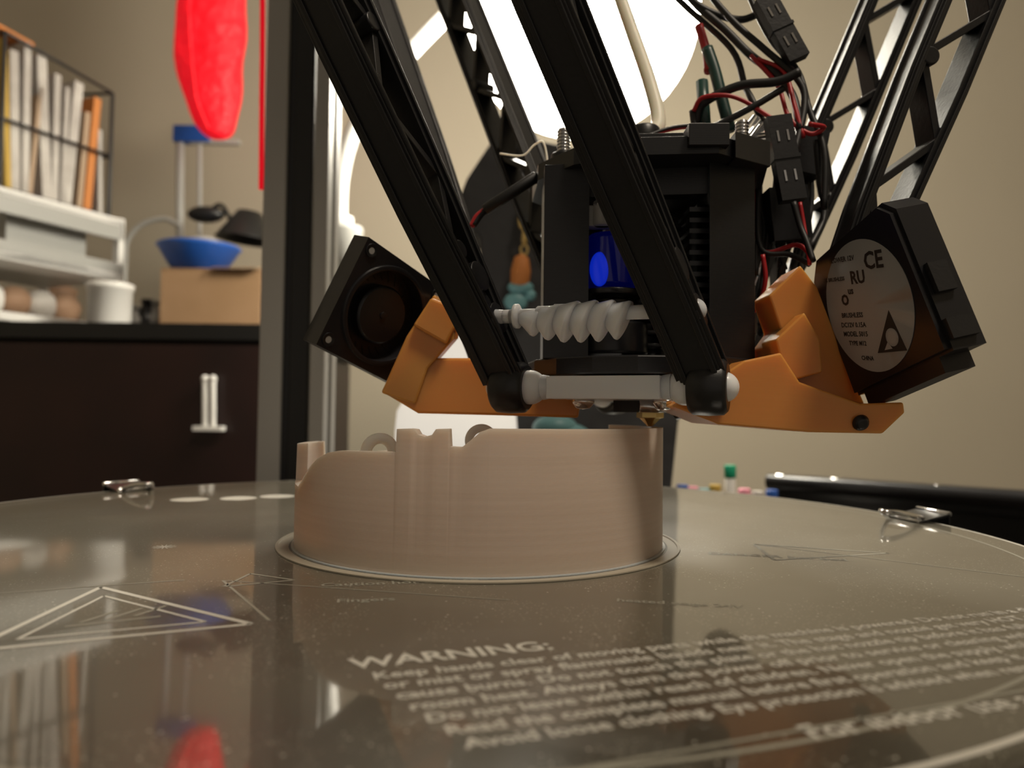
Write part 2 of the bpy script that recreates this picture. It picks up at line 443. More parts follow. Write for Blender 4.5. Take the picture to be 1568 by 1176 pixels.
b=Bld('hotend')
NZ=V((35,190,28.6))
b.lathe([(.4,0),(.6,0),(2.6,2.0),(3.4,2.2),(3.4,3.6)],NZ,(0,0,1),BRS,seg=6,smooth=False)
b.box(NZ+V((0,0,6.5)),(16,12,6),BLKS,RE)
b.cyl(NZ+V((5,-6,3)),NZ+V((9,-9,5)),1.5,BLK,seg=12);b.cyl(NZ+V((4,-7,5)),NZ+V((-4,-7,5)),1.6,STL,seg=12)
b.cyl(NZ+V((0,0,9)),NZ+V((0,0,20)),3,STL)
for i in range(11):
    z=48+i*3.3;b.cyl(E+V((0,0,z)),E+V((0,0,z+1.2)),11,BLKS,seg=40)
b.cyl(E+V((0,0,44)),E+V((0,0,92)),5.5,BLKS)
b.cyl(E+V((0,0,92)),E+V((0,0,102)),5,STL);b.cyl(E+V((0,0,100)),E+V((0,0,107)),4,BLK)
for i in range(9):
    z=60+i*2.6;b.box((45.5,184,z),(7,12,1.1),BLKS)
b.box((47,188,71),(3,6,26),BLKS)
b.obj(PR)

b=Bld('hotend_housing')
b.prism([V((7.3,180,44.8)),V((18,178,44.8)),V((18,190,44.8)),V((7.3,196,44.8))],(0,0,47),BLK2)
b.prism([V((45.5,173,44.8)),V((57,176,44.8)),V((59,196,44.8)),V((49,188,44.8))],(0,0,48),BLK2)
b.prism([V((14,212,44.8)),V((26,217,44.8)),V((26,222,44.8)),V((12,218,44.8))],(0,0,47),BLK2)
b.prism([V((44,219,44.8)),V((56,212,44.8)),V((58,217,44.8)),V((46,224,44.8))],(0,0,47),BLK2)
tp=[(6,188),(14,176),(26,169),(46,167),(60,176),(66,200),(54,222),(20,224),(5,208)]
b.prism([V((x,y,90.5)) for x,y in tp],(0,0,4.2),BLK2)
tp2=[((x-34)*.78+34,(y-197)*.78+197) for x,y in tp]
b.prism([V((x,y,94.5)) for x,y in tp2],(0,0,3.4),BLK2)
b.prism([V((39,166,92)),V((48,165.6,92)),V((48,172,92)),V((39,172,92))],(0,0,5),BLK2)
b.prism([V((50,168,90)),V((60,174,90)),V((58,182,90)),V((50,178,90))],(0,0,6),BLK2)
b.prism([V((18,180,84)),V((46,176,84)),V((46,180,84)),V((18,184,84))],(0,0,7),BLK2)
b.lathe([(.01,-6.5),(4.8,-6.5),(6.4,-5),(6.8,0),(6.8,6),(5.5,7.5),(.01,8)],V((24.4,186,68.5)),(0,0,1),BLUED,seg=32)
b.sph(V((20.8,180.2,66.5)),3.0,BLUEL,scale=(.8,.4,1.4))
b.cyl(V((24.4,186,60.5)),V((24.4,186,62)),8,BLKS)
b.cyl(V((24.5,186,46)),V((24.5,186,54)),9,BLKS);b.cyl(V((24.5,186,54)),V((24.5,186,60)),5.5,BLK)
b.box((21.5,182,79.5),(7,4,5),GRY);b.cyl((21.5,180,77),(21.5,180,83),2.4,CLEAR)
for x,y,z in((12.5,190,98),(57,186,99),(57,215,99)):
    b.cyl((x,y,z-8),(x,y,z),3.2,BLK2)
    b.cyl((x,y,z),(x,y,z+6.5),1.5,STL,seg=16)
    for i in range(7): b.lathe([(1.5,0),(1.85,.35),(1.5,.7)],(x,y,z+.3+i*.85),(0,0,1),STL,seg=16)
b.obj(PR,bevel=.4)

# nylon barbed anchor between the front arms
b=Bld('arm_spacer_anchor')
A0=ends[0][0]+armdirs[0]*17.5+V((1.0,-1,0));A1=ends[0][1]+armdirs[0]*17+V((2.2,-.6,.3));ad=(A1-A0).normalized();AL=(A1-A0).length
b.cyl(A0,A1,1.5,NYL)
b.sph(A0,2.8,NYL,scale=(.8,.8,1));b.sph(A1,3,NYL);b.sph(A1+ad*1,2.5,NYL)
b.cyl(A0+ad*1,A0+ad*5,1.9,NYL,r1=1.5)
for i in range(6):
    tilt=(ad+V((0,0,-.42))).normalized()
    c=A0+ad*(8.8+i*3.8);rr=[3.1,4.1,4.7,4.8,4.7,4.3][i]
    b.lathe([(1.4,0),(rr*.5,.2),(rr*.62,1.2),(rr,3.9),(rr,4.4),(rr*.6,4.7),(1.5,4.7)],c,tilt,NYL,seg=28,smooth=True)
    b.cyl(c,c+ad*3.6,rr*.5,NYL,seg=18)
b.lathe([(1.5,0),(1.7,1),(2.7,1.2),(2.7,2),(1.4,2.4)],A0+ad*6.3,ad,NYL,seg=20)
b.obj(PR,bevel=.0)

# ---- blower fans
def hole_plate(b,M,s,r,z,m,n=64):
    vs=[];fs=[]
    for i in range(n):
        t=2*math.pi*i/n;c,s_=math.cos(t),math.sin(t);k=(s/2)/max(abs(c),abs(s_))
        vs.append(M@V((c*r,s_*r,z)));vs.append(M@V((c*k,s_*k,z)))
    for i in range(n):
        j=(i+1)%n;fs.append((2*i,2*i+1,2*j+1,2*j))
    b._add(vs,fs,m,False)
def blower(name,M,s,th,label):
    b=Bld(name);h=s/2
    def q(x,y,z): return M@V((x,y,z))
    zax=(M.to_3x3()@V((0,0,1)))
    out=[(-h,-h),(h,-h),(h,h-3),(h-3,h),(-h+4,h),(-h,h-4)]
    if label:
        b.prism([q(x,y,-th) for x,y in out],zax*(th-1.2),BLKS)
        o2=[(x*.96,y*.96) for x,y in out];b.prism([q(x,y,-1.3) for x,y in o2],zax*1.3,BLKS)
        b.prism([q(x*.9,y*.9,-th-1.2) for x,y in out],zax*1.4,BLKS)
        b.box(q(h+.4,-2,-th*.5),(1.6,6,th*.5),BLK,M.to_3x3())
        b.box(q(h+.4,-h+4,-th*.5),(1.6,4,th*.7),BLK,M.to_3x3())
        b.box(q(-1,-h-1.2,-th*.55),(s*.8,4,th*.8),BLKS,M.to_3x3())
        r=s*.435;lx=-.6
        b.lathe([(.01,0),(r,0),(r,.12),(.01,.12)],q(lx,-.3,.03),zax,LABEL,seg=64)
        RT=math.radians(-20)
        def T(st,x,y,sz,al='CENTER',ang=RT,bo=.03):
            b.text(st,sz,M@Matrix.Translation(V((x+lx,y,.2)))@Matrix.Rotation(ang,4,'Z'),LABELI,bold=bo,ext=.01,align=al)
        T("CE",6.6,5.6,5.0,bo=.12);T("RU",.2,5.0,3.8,bo=.12);T("us",-3.4,4.0,2.2,bo=.06);T("o",-6.4,2.6,5,bo=.08)
        T("BLOWER 12V",-2.5,11.3,1.5);T("DC BRUSHLESS",-7.5,8.8,1.2)
        T("BRUSHLESS",-5.8,-.6,1.5);T("DC12V 0.15A",-6.6,-2.6,1.5);T("MODEL 5015",-7.0,-4.6,1.5);T("TYPE M12",-7.4,-6.6,1.4);T("CHINA",-6,-10.5,1.3)
        tpts=[(-2.0,-10.2),(6.8,-12.6),(6.0,-3.6)]
        b.prism([q(x+lx,y,.16) for x,y in tpts],zax*.05,LABELI)
        b.lathe([(1.0,0),(1.9,0),(1.9,.05),(1.0,.05)],q(4.1+lx,-8.8,.22),zax,LABEL,seg=24)
        b.prism([q(x+lx,y,.23) for x,y in((.5,-10.4),(3.0,-10.9),(2.3,-9.2))],zax*.03,LABEL)
    else:
        r=s*.4
        b.prism([q(x,y,-th) for x,y in out],zax*2,BLKS)
        b._add([q(x,y,z) for z in(-th,0) for x,y in((-h,-h),(h,-h),(h,h),(-h,h))],[(0,1,5,4),(1,2,6,5),(2,3,7,6),(3,0,4,7)],BLKS,False)
        hole_plate(b,M,s,r,0,BLKS)
        vs=[];fs=[];N=64
        for i in range(N):
            t=2*math.pi*i/N
            for rr,z in((r+1.3,0),(r+1.1,.6),(r,.6),(r,-th+2)): vs.append(q(rr*math.cos(t),rr*math.sin(t),z))
        for i in range(N):
            j=(i+1)%N
            for k in range(3): fs.append((i*4+k,j*4+k,j*4+k+1,i*4+k+1))
        b._add(vs,fs,BLKS,True)
        b.lathe([(s*.26,-th+2),(s*.26,-1.6),(s*.24,-1.0),(.01,-1.0)],q(0,0,0),zax,BLK,seg=40)
        b.lathe([(.9,-1.0),(.9,-.7),(.01,-.7)],q(0,0,0),zax,BLK,seg=16)
        for i in range(26):
            t=2*math.pi*i/26
            Rb=M.to_3x3()@Matrix.Rotation(t+.5,3,'Z')
            b.box(q(r*.86*math.cos(t),r*.86*math.sin(t),-th/2-1.5),(2.6,.4,th-5),BLK,Rb)
        for x,y in((-h+2.4,-h+2.4),(h-2.4,h-2.4),(-h+2.4,h-2.4)):
            b.lathe([(.9,0),(.9,.15),(1.7,.3),(1.8,0)],q(x,y,.05),zax,BLK,seg=20)
            b.lathe([(.01,0),(.85,0),(.85,.05)],q(x,y,.1),zax,GRY,seg=20)
    return b.obj(PR,bevel=.35)
# right blower
C0=P(1238,405,175);Cw=P(1349,306,146);Cu=P(1315,614,168)
w_=Cw-C0;u_=C0-Cu
xd=V(w_)-u_.normalized()*w_.dot(u_.normalized())
s_r=32.5
Mr=frame(C0+xd.normalized()*s_r/2*.93-u_.normalized()*s_r/2,xd,u_)
blower('blower_fan_1',Mr,s_r,8.2,True)
# left blower
a0=P(484,514,182);a1=P(566,372,186);a2=P(664,440,204)
e1=a1-a0;e2=a2-a1
Ml=frame(P(590,484,190),e2,e1)
blower('blower_fan_2',Ml,29,6.2,False)

# ---- orange brackets
b=Bld('fan_duct_1')
def pp(lst,d): return [P(x,y,d) for x,y in lst]
b.prism(pp([(585,600),(626,556),(650,548),(745,548),(835,582),(890,612),(886,640),(760,636),(640,633)],183),(0,20,0),ORG)
b.prism(pp([(583,602),(622,515),(665,450),(696,498),(694,520),(655,565),(636,620)],182),(0,17,2),ORG)
b.prism(pp([(632,498),(660,455),(696,470),(697,500),(683,527)],180),(0,8,0),ORG)
b.obj(PR,bevel=.6)
b=Bld('fan_duct_2')
b.prism(pp([(1030,622),(1140,552),(1196,540),(1225,585),(1318,618),(1384,616),(1386,632),(1352,664),(1240,662),(1100,650)],160),(0,24,0),ORG)
b.prism(pp([(1178,452),(1226,406),(1252,440),(1284,525),(1326,622),(1240,640),(1190,582),(1178,530),(1196,505)],171),(0,12,0),ORG)
b.prism(pp([(1188,520),(1232,478),(1256,520),(1260,570),(1205,585)],166),(0,10,0),ORG)
q0=P(1322,650,158.5);b.lathe([(.01,0),(1.2,0),(1.8,1.2),(1.8,1.6)],q0,(0,1,.3),BLK,seg=20)
b.obj(PR,bevel=.8)

# ---- wiring
b=Bld('wiring_harness')
def wire(pts,r,m): b.tube([P(*p) for p in pts],r,m,seg=8)
wire([(1020,-60,215),(1060,0,210),(1110,45,205),(1150,85,200),(1190,115,195),(1215,150,192),(1225,200,188)],1.1,RUB)
wire([(1000,-40,215),(1050,10,212),(1120,75,205),(1140,130,200),(1150,150,196),(1170,190,192)],.9,RUB)
wire([(1060,-40,205),(1120,30,200),(1170,75,196),(1220,120,192),(1232,160,190),(1215,240,186)],.9,RUB)
wire([(1130,-60,205),(1150,0,203),(1180,60,198),(1222,110,194),(1240,170,190),(1262,230,186),(1262,320,184)],.8,RUB)
wire([(1030,-30,210),(1075,12,208),(1130,30,206),(1165,20,203)],1.0,RUB)
wire([(1070,40,207),(1082,80,205),(1085,110,203)],1.3,REDW)
wire([(1083,75,204),(1095,110,202),(1105,150,200),(1118,200,198)],1.7,GRNW)
wire([(1075,125,202),(1080,200,200)],1.7,GRNW)
wire([(1150,85,198),(1190,130,194),(1208,180,190),(1240,205,187),(1262,195,186),(1240,190,184)],.6,REDW)
wire([(1160,90,197),(1200,110,194),(1216,160,190),(1230,210,187)],.6,REDW)
wire([(1062,170,198),(1075,150,196),(1110,146,194),(1140,155,193),(1180,180,190),(1215,200,186)],.6,REDW)
wire([(1065,190,200),(1075,160,198),(1130,132,194),(1190,125,190),(1225,110,188)],1.2,RUB)
wire([(1060,170,199),(1066,195,198),(1090,195,196),(1150,165,192),(1200,135,190)],.9,RUB)
wire([(985,215,190),(1020,200,192),(1060,195,194),(1100,205,194),(1080,215,192),(1050,208,190),(1010,230,188)],.5,REDW)
wire([(985,210,190),(1030,195,192),(1080,190,194)],.45,RUB)
wire([(725,345,196),(740,325,196),(775,300,196),(820,270,194),(880,245,192)],.9,RUB)
wire([(722,347,196),(730,332,196),(742,322,196)],.8,REDW)
b.cyl(P(742,322,195),P(822,270,193),1.5,RUB)
wire([(765,235,200),(800,238,200),(818,222,200),(832,218,199),(838,250,198),(830,268,197)],.28,PTFE)
wire([(1152,270,190),(1155,330,190),(1170,385,188),(1220,375,184),(1245,395,180)],.6,REDW)
wire([(1160,290,190),(1165,380,188),(1210,390,184),(1240,405,180)],.7,RUB)
wire([(1215,310,183),(1225,345,182),(1235,370,180),(1245,400,178)],.8,RUB)
wire([(1225,310,183),(1232,350,182),(1240,405,178)],.5,REDW)
wire([(1168,390,186),(1172,430,186),(1160,470,188),(1145,480,190)],.6,REDW)
wire([(1160,300,192),(1150,400,192),(1155,500,190),(1140,545,188)],.8,RUB)
wire([(1250,215,188),(1255,270,188),(1262,330,186),(1240,380,182)],.9,RUB)
def conn(p,q,w,d,m=BLK):
    p=P(*p);q=P(*q);ax=(q-p).normalized();b.bar(p,q,w,d,m,up=(0,-1,0))
    side=ax.cross(V((0,-1,0))).normalized();fr=side.cross(ax).normalized()
    if fr.y>0: fr=-fr
    Lc=(q-p).length
    b.bar(p+(q-p)*.48,p+(q-p)*.52,w+.5,d+.5,m,up=(0,-1,0))
    for t in(.25,.72):
        for s2 in(-1,1):
            c=p+ax*Lc*t+side*s2*w*.2+fr*(d/2+.05)
            b.bar(c-ax*1.4,c+ax*1.4,.5,.3,STL,up=(0,-1,0))
conn((1170,-2,194),(1222,92,192),5.6,3);conn((1190,180,186),(1214,308,184),6.2,3)
conn((1160,215,191),(1195,210,187),2.6,2.6)
b.box(P(1232,235,196),(9,6,12),BLK,Matrix.Rotation(.2,3,'Y'));b.box(P(1205,330,196),(10,6,14),BLK,Matrix.Rotation(-.1,3,'Y'))
for i in range(14):
    x=1158+random.uniform(-6,90);wire([(x,210+random.uniform(-20,20),200),(x+random.uniform(-10,14),300,200),(x+random.uniform(-25,10),360,198),(x-random.uniform(10,40),400+random.uniform(0,60),196)],.8,RUB)
b.cyl(P(1118,232,192),P(1160,180,190),1.3,CLEAR);b.cyl(P(1135,240,192),P(1172,190,190),1.3,CLEAR)
b.obj(PR)
b=Bld('filament_tube')
b.tube([P(860,-260,240),P(930,-60,230),(P(965,40,220)),P(996,130,208),P(1008,190,200),E+V((0,0,104))],2.0,PTFE,seg=16)
b.obj(PR)

# ---------------------------------------------------------------- printed part
b=Bld('printed_ring_part')
PC=V((-7.5,188,0));RO=44.5;RI=42.0
prof=[(-180,20),(-135,20),(-134,11),(-104,11),(-101.5,23.6),(-81,23.6),(-79,15),(-64,14.6),(-60,16.0),(-56,18.0),(-52,20.0),(-48,21.6),(-43,22.9),(-38,23.5),(-19.6,23.7),(-19.4,28.2),(-16,28.3),(-14.5,28.2),(-13.6,27.2),(-11.8,26.8),(-10,27.2),(-9,28.3),(-5.6,28.4),(-5.3,25.0),(-2.5,24.9),(-1,25.8),(2,27.8),(4.5,28.5),(100,28.5),(124,28.5),(125,16),(160,16),(161,22),(180,20)]
angs=set(a for a,_ in prof)
a=-180
while a<180: angs.add(a);a+=2
angs=sorted(angs)
def hz(a):
    for (a0,h0),(a1,h1) in zip(prof,prof[1:]):
        if a0<=a<=a1: return h0+(h1-h0)*(a-a0)/(a1-a0) if a1>a0 else h1
    return 20
vs=[];fs=[];sm=[]
for a in angs[:-1]:
    t=math.radians(a);d=V((math.sin(t),-math.cos(t),0));h=hz(a)
    vs+= [PC+d*RO+V((0,0,.3)),PC+d*RO+V((0,0,h)),PC+d*RI+V((0,0,h)),PC+d*RI+V((0,0,.3))]
n=len(angs)-1
for i in range(n):
    j=(i+1)%n
    for k in range(3): fs.append((4*i+k,4*j+k,4*j+k+1,4*i+k+1));sm.append(k!=1)
b._add(vs,fs,PART,sm)
b.lathe([(.01,.1),(RI+.5,.1),(RI+.5,2.5),(.01,2.5)],PC,(0,0,1),PART,seg=90)
def annulus(r0,r1,z0,z1,m):
    N=120;vs=[];fs=[]
    for i in range(N):
        t=2*math.pi*i/N;c=V((math.cos(t),math.sin(t),0))
        vs+=[PC+c*r0+V((0,0,z0)),PC+c*r1+V((0,0,z0)),PC+c*r1+V((0,0,z1)),PC+c*r0+V((0,0,z1))]
    for i in range(N):
        j=(i+1)%N
        for k in range(4): fs.append((4*i+k,4*j+k,4*j+(k+1)%4,4*i+(k+1)%4))
    b._add(vs,fs,m,False)
annulus(RI,RO+.6,.06,.4,CREAM);annulus(47.9,48.6,.06,.35,SKIRT);annulus(45.6,47.9,.05,.1,SKIRT)
def loop(c,r,rt,ax,m):
    c=V(c);ax=V(ax).normalized();x=V((0,0,1));y=ax.cross(x).normalized()
    pts=[c+(x*math.sin(t)+y*math.cos(t))*r for t in [math.pi*k/14*1.5-math.pi*.25 for k in range(15)]]
    b.tube(pts,rt,m,seg=10,sub=2)
loop((-30,172,22.2),3.2,1.3,(.5,-1,0),CREAM)
b.box((-30,172,10),(9,3,17),CREAM)
loop((-7,176,25),2.9,1.0,(.2,-1,0),CREAM);b.box((-7,176,12),(8,3,20),CREAM)
b.box((-20,190,9),(3,60,14),PART)
b.box((10,200,10),(40,3,16),PART)
b.lathe([(6,2),(9,2),(9,22),(6,22)],(12,185,0),(0,0,1),PART,seg=40)
b.obj(None,bevel=.25)

# ---------------------------------------------------------------- binder clips
def clip(px,py,name,turn):
    d=31.6*1150/(py-628); q=P(px,py,d);
    dd=V((q.x,q.y,0))-BC; dd.normalize(); tn=V((-dd.y,dd.x,0))
    o=BC+dd*150
    b=Bld(name)
    w=14
    p=[o-dd*5+V((0,0,.5)),o+dd*5+V((0,0,2.6)),o+dd*5.6+V((0,0,2.4)),o+dd*5.6+V((0,0,-9)),o+dd*5+V((0,0,-9.4)),o-dd*5+V((0,0,-6.3)),o-dd*5+V((0,0,-5.7)),o+dd*5+V((0,0,-8.6)),o+dd*5+V((0,0,1.9)),o-dd*5+V((0,0,.1))]
    b.prism([k-tn*w/2 for k in p],tn*w,BLKS)
    for sg,z0,lift in((1,1,2.6),(-1,-6,-4)):
        dr=(-dd+tn*turn).normalized();sd=V((-dr.y,dr.x,0))
        base=o-dd*4.5
        pts=[base-sd*5+V((0,0,z0)),base+dr*6-sd*4.2+V((0,0,z0+lift*.5)),base+dr*13-sd*2.4+V((0,0,z0+lift)),base+dr*17+V((0,0,z0+lift*1.1)),base+dr*13+sd*2.4+V((0,0,z0+lift)),base+dr*6+sd*4.2+V((0,0,z0+lift*.5)),base+sd*5+V((0,0,z0))]
        if sg<0: pts=[V((k.x,k.y,0))+dd*13+V((0,0,-9.5)) for k in pts]
        b.tube(pts,.85,STL,seg=8)
    b.cyl(o-dd*5-tn*7+V((0,0,.9)),o-dd*5+tn*7+V((0,0,.9)),.9,STL,seg=12)
    b.cyl(o+dd*5.3-tn*7+V((0,0,2.6)),o+dd*5.3+tn*7+V((0,0,2.6)),.8,STL,seg=12)
    return b.obj()
clip(188,752,'binder_clip',.3);clip(1315,786,'binder_clip',-.7)

# ---------------------------------------------------------------- table & background props
b=Bld('work_table')
b.box((-160,407,TZ-15),(740,1155,30),TABLE)
for sx in(-490,170):
    for sy in(-120,940): b.box((sx,sy,(TZ-30+FZ)/2),(45,45,TZ-30-FZ),TABLE)
b.obj(None,bevel=1)

b=Bld('globe_desk_lamp')
LY=850;lc=P(888,25,LY);lr=LY*.158
b.sph(lc,lr,LAMP,seg=48,rings=28)
ny=885
nk=[lc+V((-80,30,108)),P(770,-55,ny),P(715,0,ny),P(680,28,ny),P(622,88,ny),P(566,155,ny),P(536,215,ny),P(522,275,ny),P(519,338,ny)]
b.tube(nk,9.5,WHT,seg=16)
b.cyl(nk[-1]+V((0,0,4)),nk[-1]+V((0,0,-8)),17,WHT)
cc=nk[-1]+V((4,0,-8));b.lathe([(24,0),(25,-5),(17,-38),(9,-54)],cc,(0,0,1),GRY,seg=32)
pb=V((cc.x-18,cc.y,TZ+.6));b.tube([cc+V((-5,0,-50)),cc+V((-16,0,-100)),pb+V((0,0,60)),pb+V((0,0,10))],6,GRY,seg=14)
b.lathe([(80,0),(80,8),(62,16),(.01,20)],pb,(0,0,1),WHT,seg=48)
b.obj()

b=Bld('black_fabric_bag')
bagp=[(772,190),(748,222),(715,272),(704,300),(716,345),(735,365),(738,640),(760,835),(1020,835),(1040,640),(1030,300),(940,240),(830,215)]
b.prism(pp(bagp,530),(0,50,0),BAG)
b.tube([P(790,215,526),P(812,260,524),P(806,300,522),P(803,330,520)],3,BAG)
bag=b.obj(None,bevel=2)
b=Bld('keychain_charm')
b.tube([P(803,322,522),P(796,334,520),P(798,348,520),P(806,352,520),P(812,343,520),P(810,328,520),P(803,322,522)],1.3,BRS,seg=8)
b.cyl(P(804,352,520),P(803,372,520),2.2,BRS);b.tube([P(803,372,520),P(797,382,520),P(803,392,520),P(808,382,520),P(803,372,520)],.9,BRS,seg=8)
b.lathe([(.01,0),(5,-3),(7,-12),(6.5,-22),(3,-26),(.01,-27)],P(799,388,520),(.05,0,1),PAPO,seg=24)
b.sph(P(797,440,520),7,TEAL,scale=(1.3,.8,.7));b.sph(P(790,462,520),6,TEAL,scale=(1.4,.8,1.1));b.sph(P(812,452,520),4,TEAL)
b.obj()
b=Bld('teal_toy')
tb=P(850,655,430);b.sph(tb,13,TEAL,scale=(1,.8,.6));b.sph(tb+V((8,0,-14)),17,TEAL,scale=(1,.8,1));
b.lathe([(20,TZ),(20,TZ+10),(12,TZ+60),(12,0)],(tb.x,tb.y,0),(0,0,1),TEAL,seg=24);b.obj()

b=Bld('glowing_white_tub')  # plain white plastic tub, upper part given an added glow; no lamp inside
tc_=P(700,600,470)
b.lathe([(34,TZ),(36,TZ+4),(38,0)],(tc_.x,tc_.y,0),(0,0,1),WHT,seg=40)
b.lathe([(38,.2),(38,20),(37,32),(30,44),(28,50),(28,90),(25,94),(.01,96)],(tc_.x,tc_.y,0),(0,0,1),TUBGLOW,seg=40)
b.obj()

b=Bld('marker_pens')
for i,(x,y,m) in enumerate([(1118,712,GRNC),(1060,745,PINK),(1078,748,TEAL),(1095,742,PAPY),(1140,748,PINK),(1160,752,PAPW),(1182,750,BLUE),(1045,742,BLUE)]):
    p=P(x,y,520);b.cyl((p.x,p.y,TZ),(p.x,p.y,p.z-7),3.6,WHT);b.cyl((p.x,p.y,p.z-9),p,4.0,m)
b.obj()

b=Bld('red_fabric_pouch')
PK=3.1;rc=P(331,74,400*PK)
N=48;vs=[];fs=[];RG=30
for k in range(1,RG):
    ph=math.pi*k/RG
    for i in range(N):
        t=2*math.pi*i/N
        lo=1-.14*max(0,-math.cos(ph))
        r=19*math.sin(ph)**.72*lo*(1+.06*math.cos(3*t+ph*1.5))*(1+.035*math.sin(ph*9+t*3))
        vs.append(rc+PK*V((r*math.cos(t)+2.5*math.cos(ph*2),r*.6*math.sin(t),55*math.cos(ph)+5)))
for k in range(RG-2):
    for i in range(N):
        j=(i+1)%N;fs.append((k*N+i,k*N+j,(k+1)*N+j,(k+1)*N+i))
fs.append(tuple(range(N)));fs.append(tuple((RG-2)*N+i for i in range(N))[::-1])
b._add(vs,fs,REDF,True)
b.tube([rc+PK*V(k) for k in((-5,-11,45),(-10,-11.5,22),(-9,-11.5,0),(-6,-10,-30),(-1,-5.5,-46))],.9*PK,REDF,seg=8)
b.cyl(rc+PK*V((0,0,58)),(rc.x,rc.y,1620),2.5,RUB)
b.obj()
b=Bld('red_strip');b.tube([P(402,-600,368),P(402,0,368),P(401,150,368),P(400,290,368)],1.3,REDF,seg=8)  # thin red tube beside the rear-left tower
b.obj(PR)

# dresser
b=Bld('dresser')
DX0,DX1,DY0,DY1,DZ=-1250,-305,1000,1480,146
b.box(((DX0+DX1)/2,(DY0+DY1)/2+8,(FZ+DZ-24)/2+10),(DX1-DX0-30,DY1-DY0-20,DZ-24-FZ-20),WOOD)
b.box(((DX0+DX1)/2,(DY0+DY1)/2,DZ-11),(DX1-DX0,DY1-DY0,22),DTOP)
xs=[DX0+18,-778,-318]
for i in range(2):
    b.box(((xs[i]+xs[i+1])/2,DY0+4,(DZ-30+FZ+60)/2),(xs[i+1]-xs[i]-6,18,DZ-30-FZ-60),WOOD)
for sx in(DX0+40,DX1-40):
    for sy in(DY0+40,DY1-40): b.box((sx,sy,FZ+10),(50,50,20),DTOP)
for x in(314,326):
    p=P(x,580,985);q=P(x,655,985);b.cyl(p,q,3.8,WHT)
    b.sph(p,5,WHT);b.cyl(p+V((0,0,-6)),p+V((0,12,-6)),3,STL);b.cyl(q,q+V((0,12,0)),3,STL)
q=P(320,656,985);b.box(q,(38,14,6),WHT)
b.obj(None,bevel=2)

# filing rack on dresser
dv=V((.41,.91,0)).normalized();nv=V((.91,-.41,0))
RO_=V((-700,1010,0))
def K(t,s_,z): return RO_+dv*t+nv*s_+V((0,0,z))
RK=Matrix((dv,nv,V((0,0,1)))).transposed()
b=Bld('wire_magazine_rack')
z0,z1=330,545
for t in(0,165):
    for s_ in(0,-150):
        b.cyl(K(t,s_,z0),K(t,s_,z1-(20 if t else 0)),3,BLK,seg=10)
for z in(z0,z0+95,z1):
    b.cyl(K(0,0,z),K(165,0,z-(20 if z==z1 else 0)),2.4,BLK,seg=10);b.cyl(K(0,-150,z),K(165,-150,z),2.4,BLK,seg=10)
    for t in(0,165): b.cyl(K(t,0,z-(20 if (z==z1 and t) else 0)),K(t,-150,z),2.4,BLK,seg=10)
for t in range(0,166,15): b.cyl(K(t,0,z0),K(t,-150,z0),1.6,BLK,seg=8)
for k,(t,th,h,m) in enumerate([(10,8,205,PAPY),(22,12,195,PAPW),(38,10,215,PAPW),(52,6,160,PAPB),(64,14,205,PAPW),(82,10,188,PAPW),(96,7,175,PAPW),(108,14,190,PAPW),(126,8,150,PAPB),(140,12,178,PAPO),(154,6,130,PAPW)]):
    b.box(K(t,-62,z0+3+h/2),(th,110,h),m,RK@Matrix.Rotation(random.uniform(-.09,.09),3,'Y'))
b.box(K(20,-60,z0+225),(60,90,5),PAPO,RK@Matrix.Rotation(.1,3,'Y'))
b.obj(None,bevel=.8)
b=Bld('white_shelf_unit')
for z in(DZ+8,DZ+90,z0-9): b.box(K(82,-80,z),(200,190,12),WHT,RK)
for t in(-14,178):
    for s_ in(8,-168): b.box(K(t,s_,(DZ+z0)/2),(10,14,z0-DZ-4),WHT,RK)
b.box(K(82,12,z0-22),(200,6,30),GRY,RK);b.box(K(82,12,DZ+98),(200,6,26),GRY,RK)
for i in range(4):
    b.sph(K(20+i*38,-50,DZ+38),20,[WHT,BROWN,PAPW,BROWN][i],scale=(1,1.4,1.1))
b.box(K(80,-60,DZ+140),(120,90,60),GRY,RK)
b.obj(None,bevel=1)

def DP(x,d=1100): p=P(x,500,d);return V((p.x,d,DZ))
b=Bld('brown_paper_bag')
o=DP(84,1290);b.lathe([(34,0),(37,20),(34,50),(26,72),(30,90),(18,96),(.01,80)],o,(.05,0,1),BROWN,seg=22);b.obj()
b=Bld('white_storage_jar')
o=DP(167,1060);b.lathe([(26,0),(28,3),(29,52),(31,53),(31,60),(27,62),(.01,62)],o,(0,0,1),WHT,seg=36);b.obj()
b=Bld('dark_bottles')
for x,h,r in((225,62,18),(237,60,12),(208,50,12)):
    o=DP(x,1150+h);b.lathe([(r,0),(r,h*.6),(r*.5,h*.75),(r*.45,h*.9),(r*.55,h*.9),(r*.55,h),(.01,h)],o,(0,0,1),BLKS if r>12 else GRY,seg=24)
b.obj()
b=Bld('cardboard_box')
o=DP(325,1130);b.box(o+V((2,40,47)),(150,110,94),CARD);b.box(o+V((2,-12,94.5)),(150,8,2),CARD);b.box(o+V((40,-16,97)),(66,24,1.5),CARD,Matrix.Rotation(.2,3,'X'));
b.box(o+V((0,40,94.6)),(20,111,1),PAPB);b.obj(None,bevel=1)
b=Bld('blue_bowl')
o=DP(302,1150)+V((0,0,96));b.lathe([(34,0),(38,1),(58,34),(62,38),(60,40),(54,35),(34,5),(.01,4)],o,(0,0,1),BLUE,seg=40)
b.sph(o+V((5,0,42)),20,GRY,scale=(1.4,1,.7));b.sph(o+V((-18,0,40)),16,GRY,scale=(1.2,1,.8));b.obj()
b=Bld('black_desk_lamp')
o=DP(372,1200)
hp=P(382,325,1290)
b.lathe([(20,0),(50,-48),(52,-50),(46,-46),(.01,-2)],hp,(.1,0,1),RUB,seg=32)
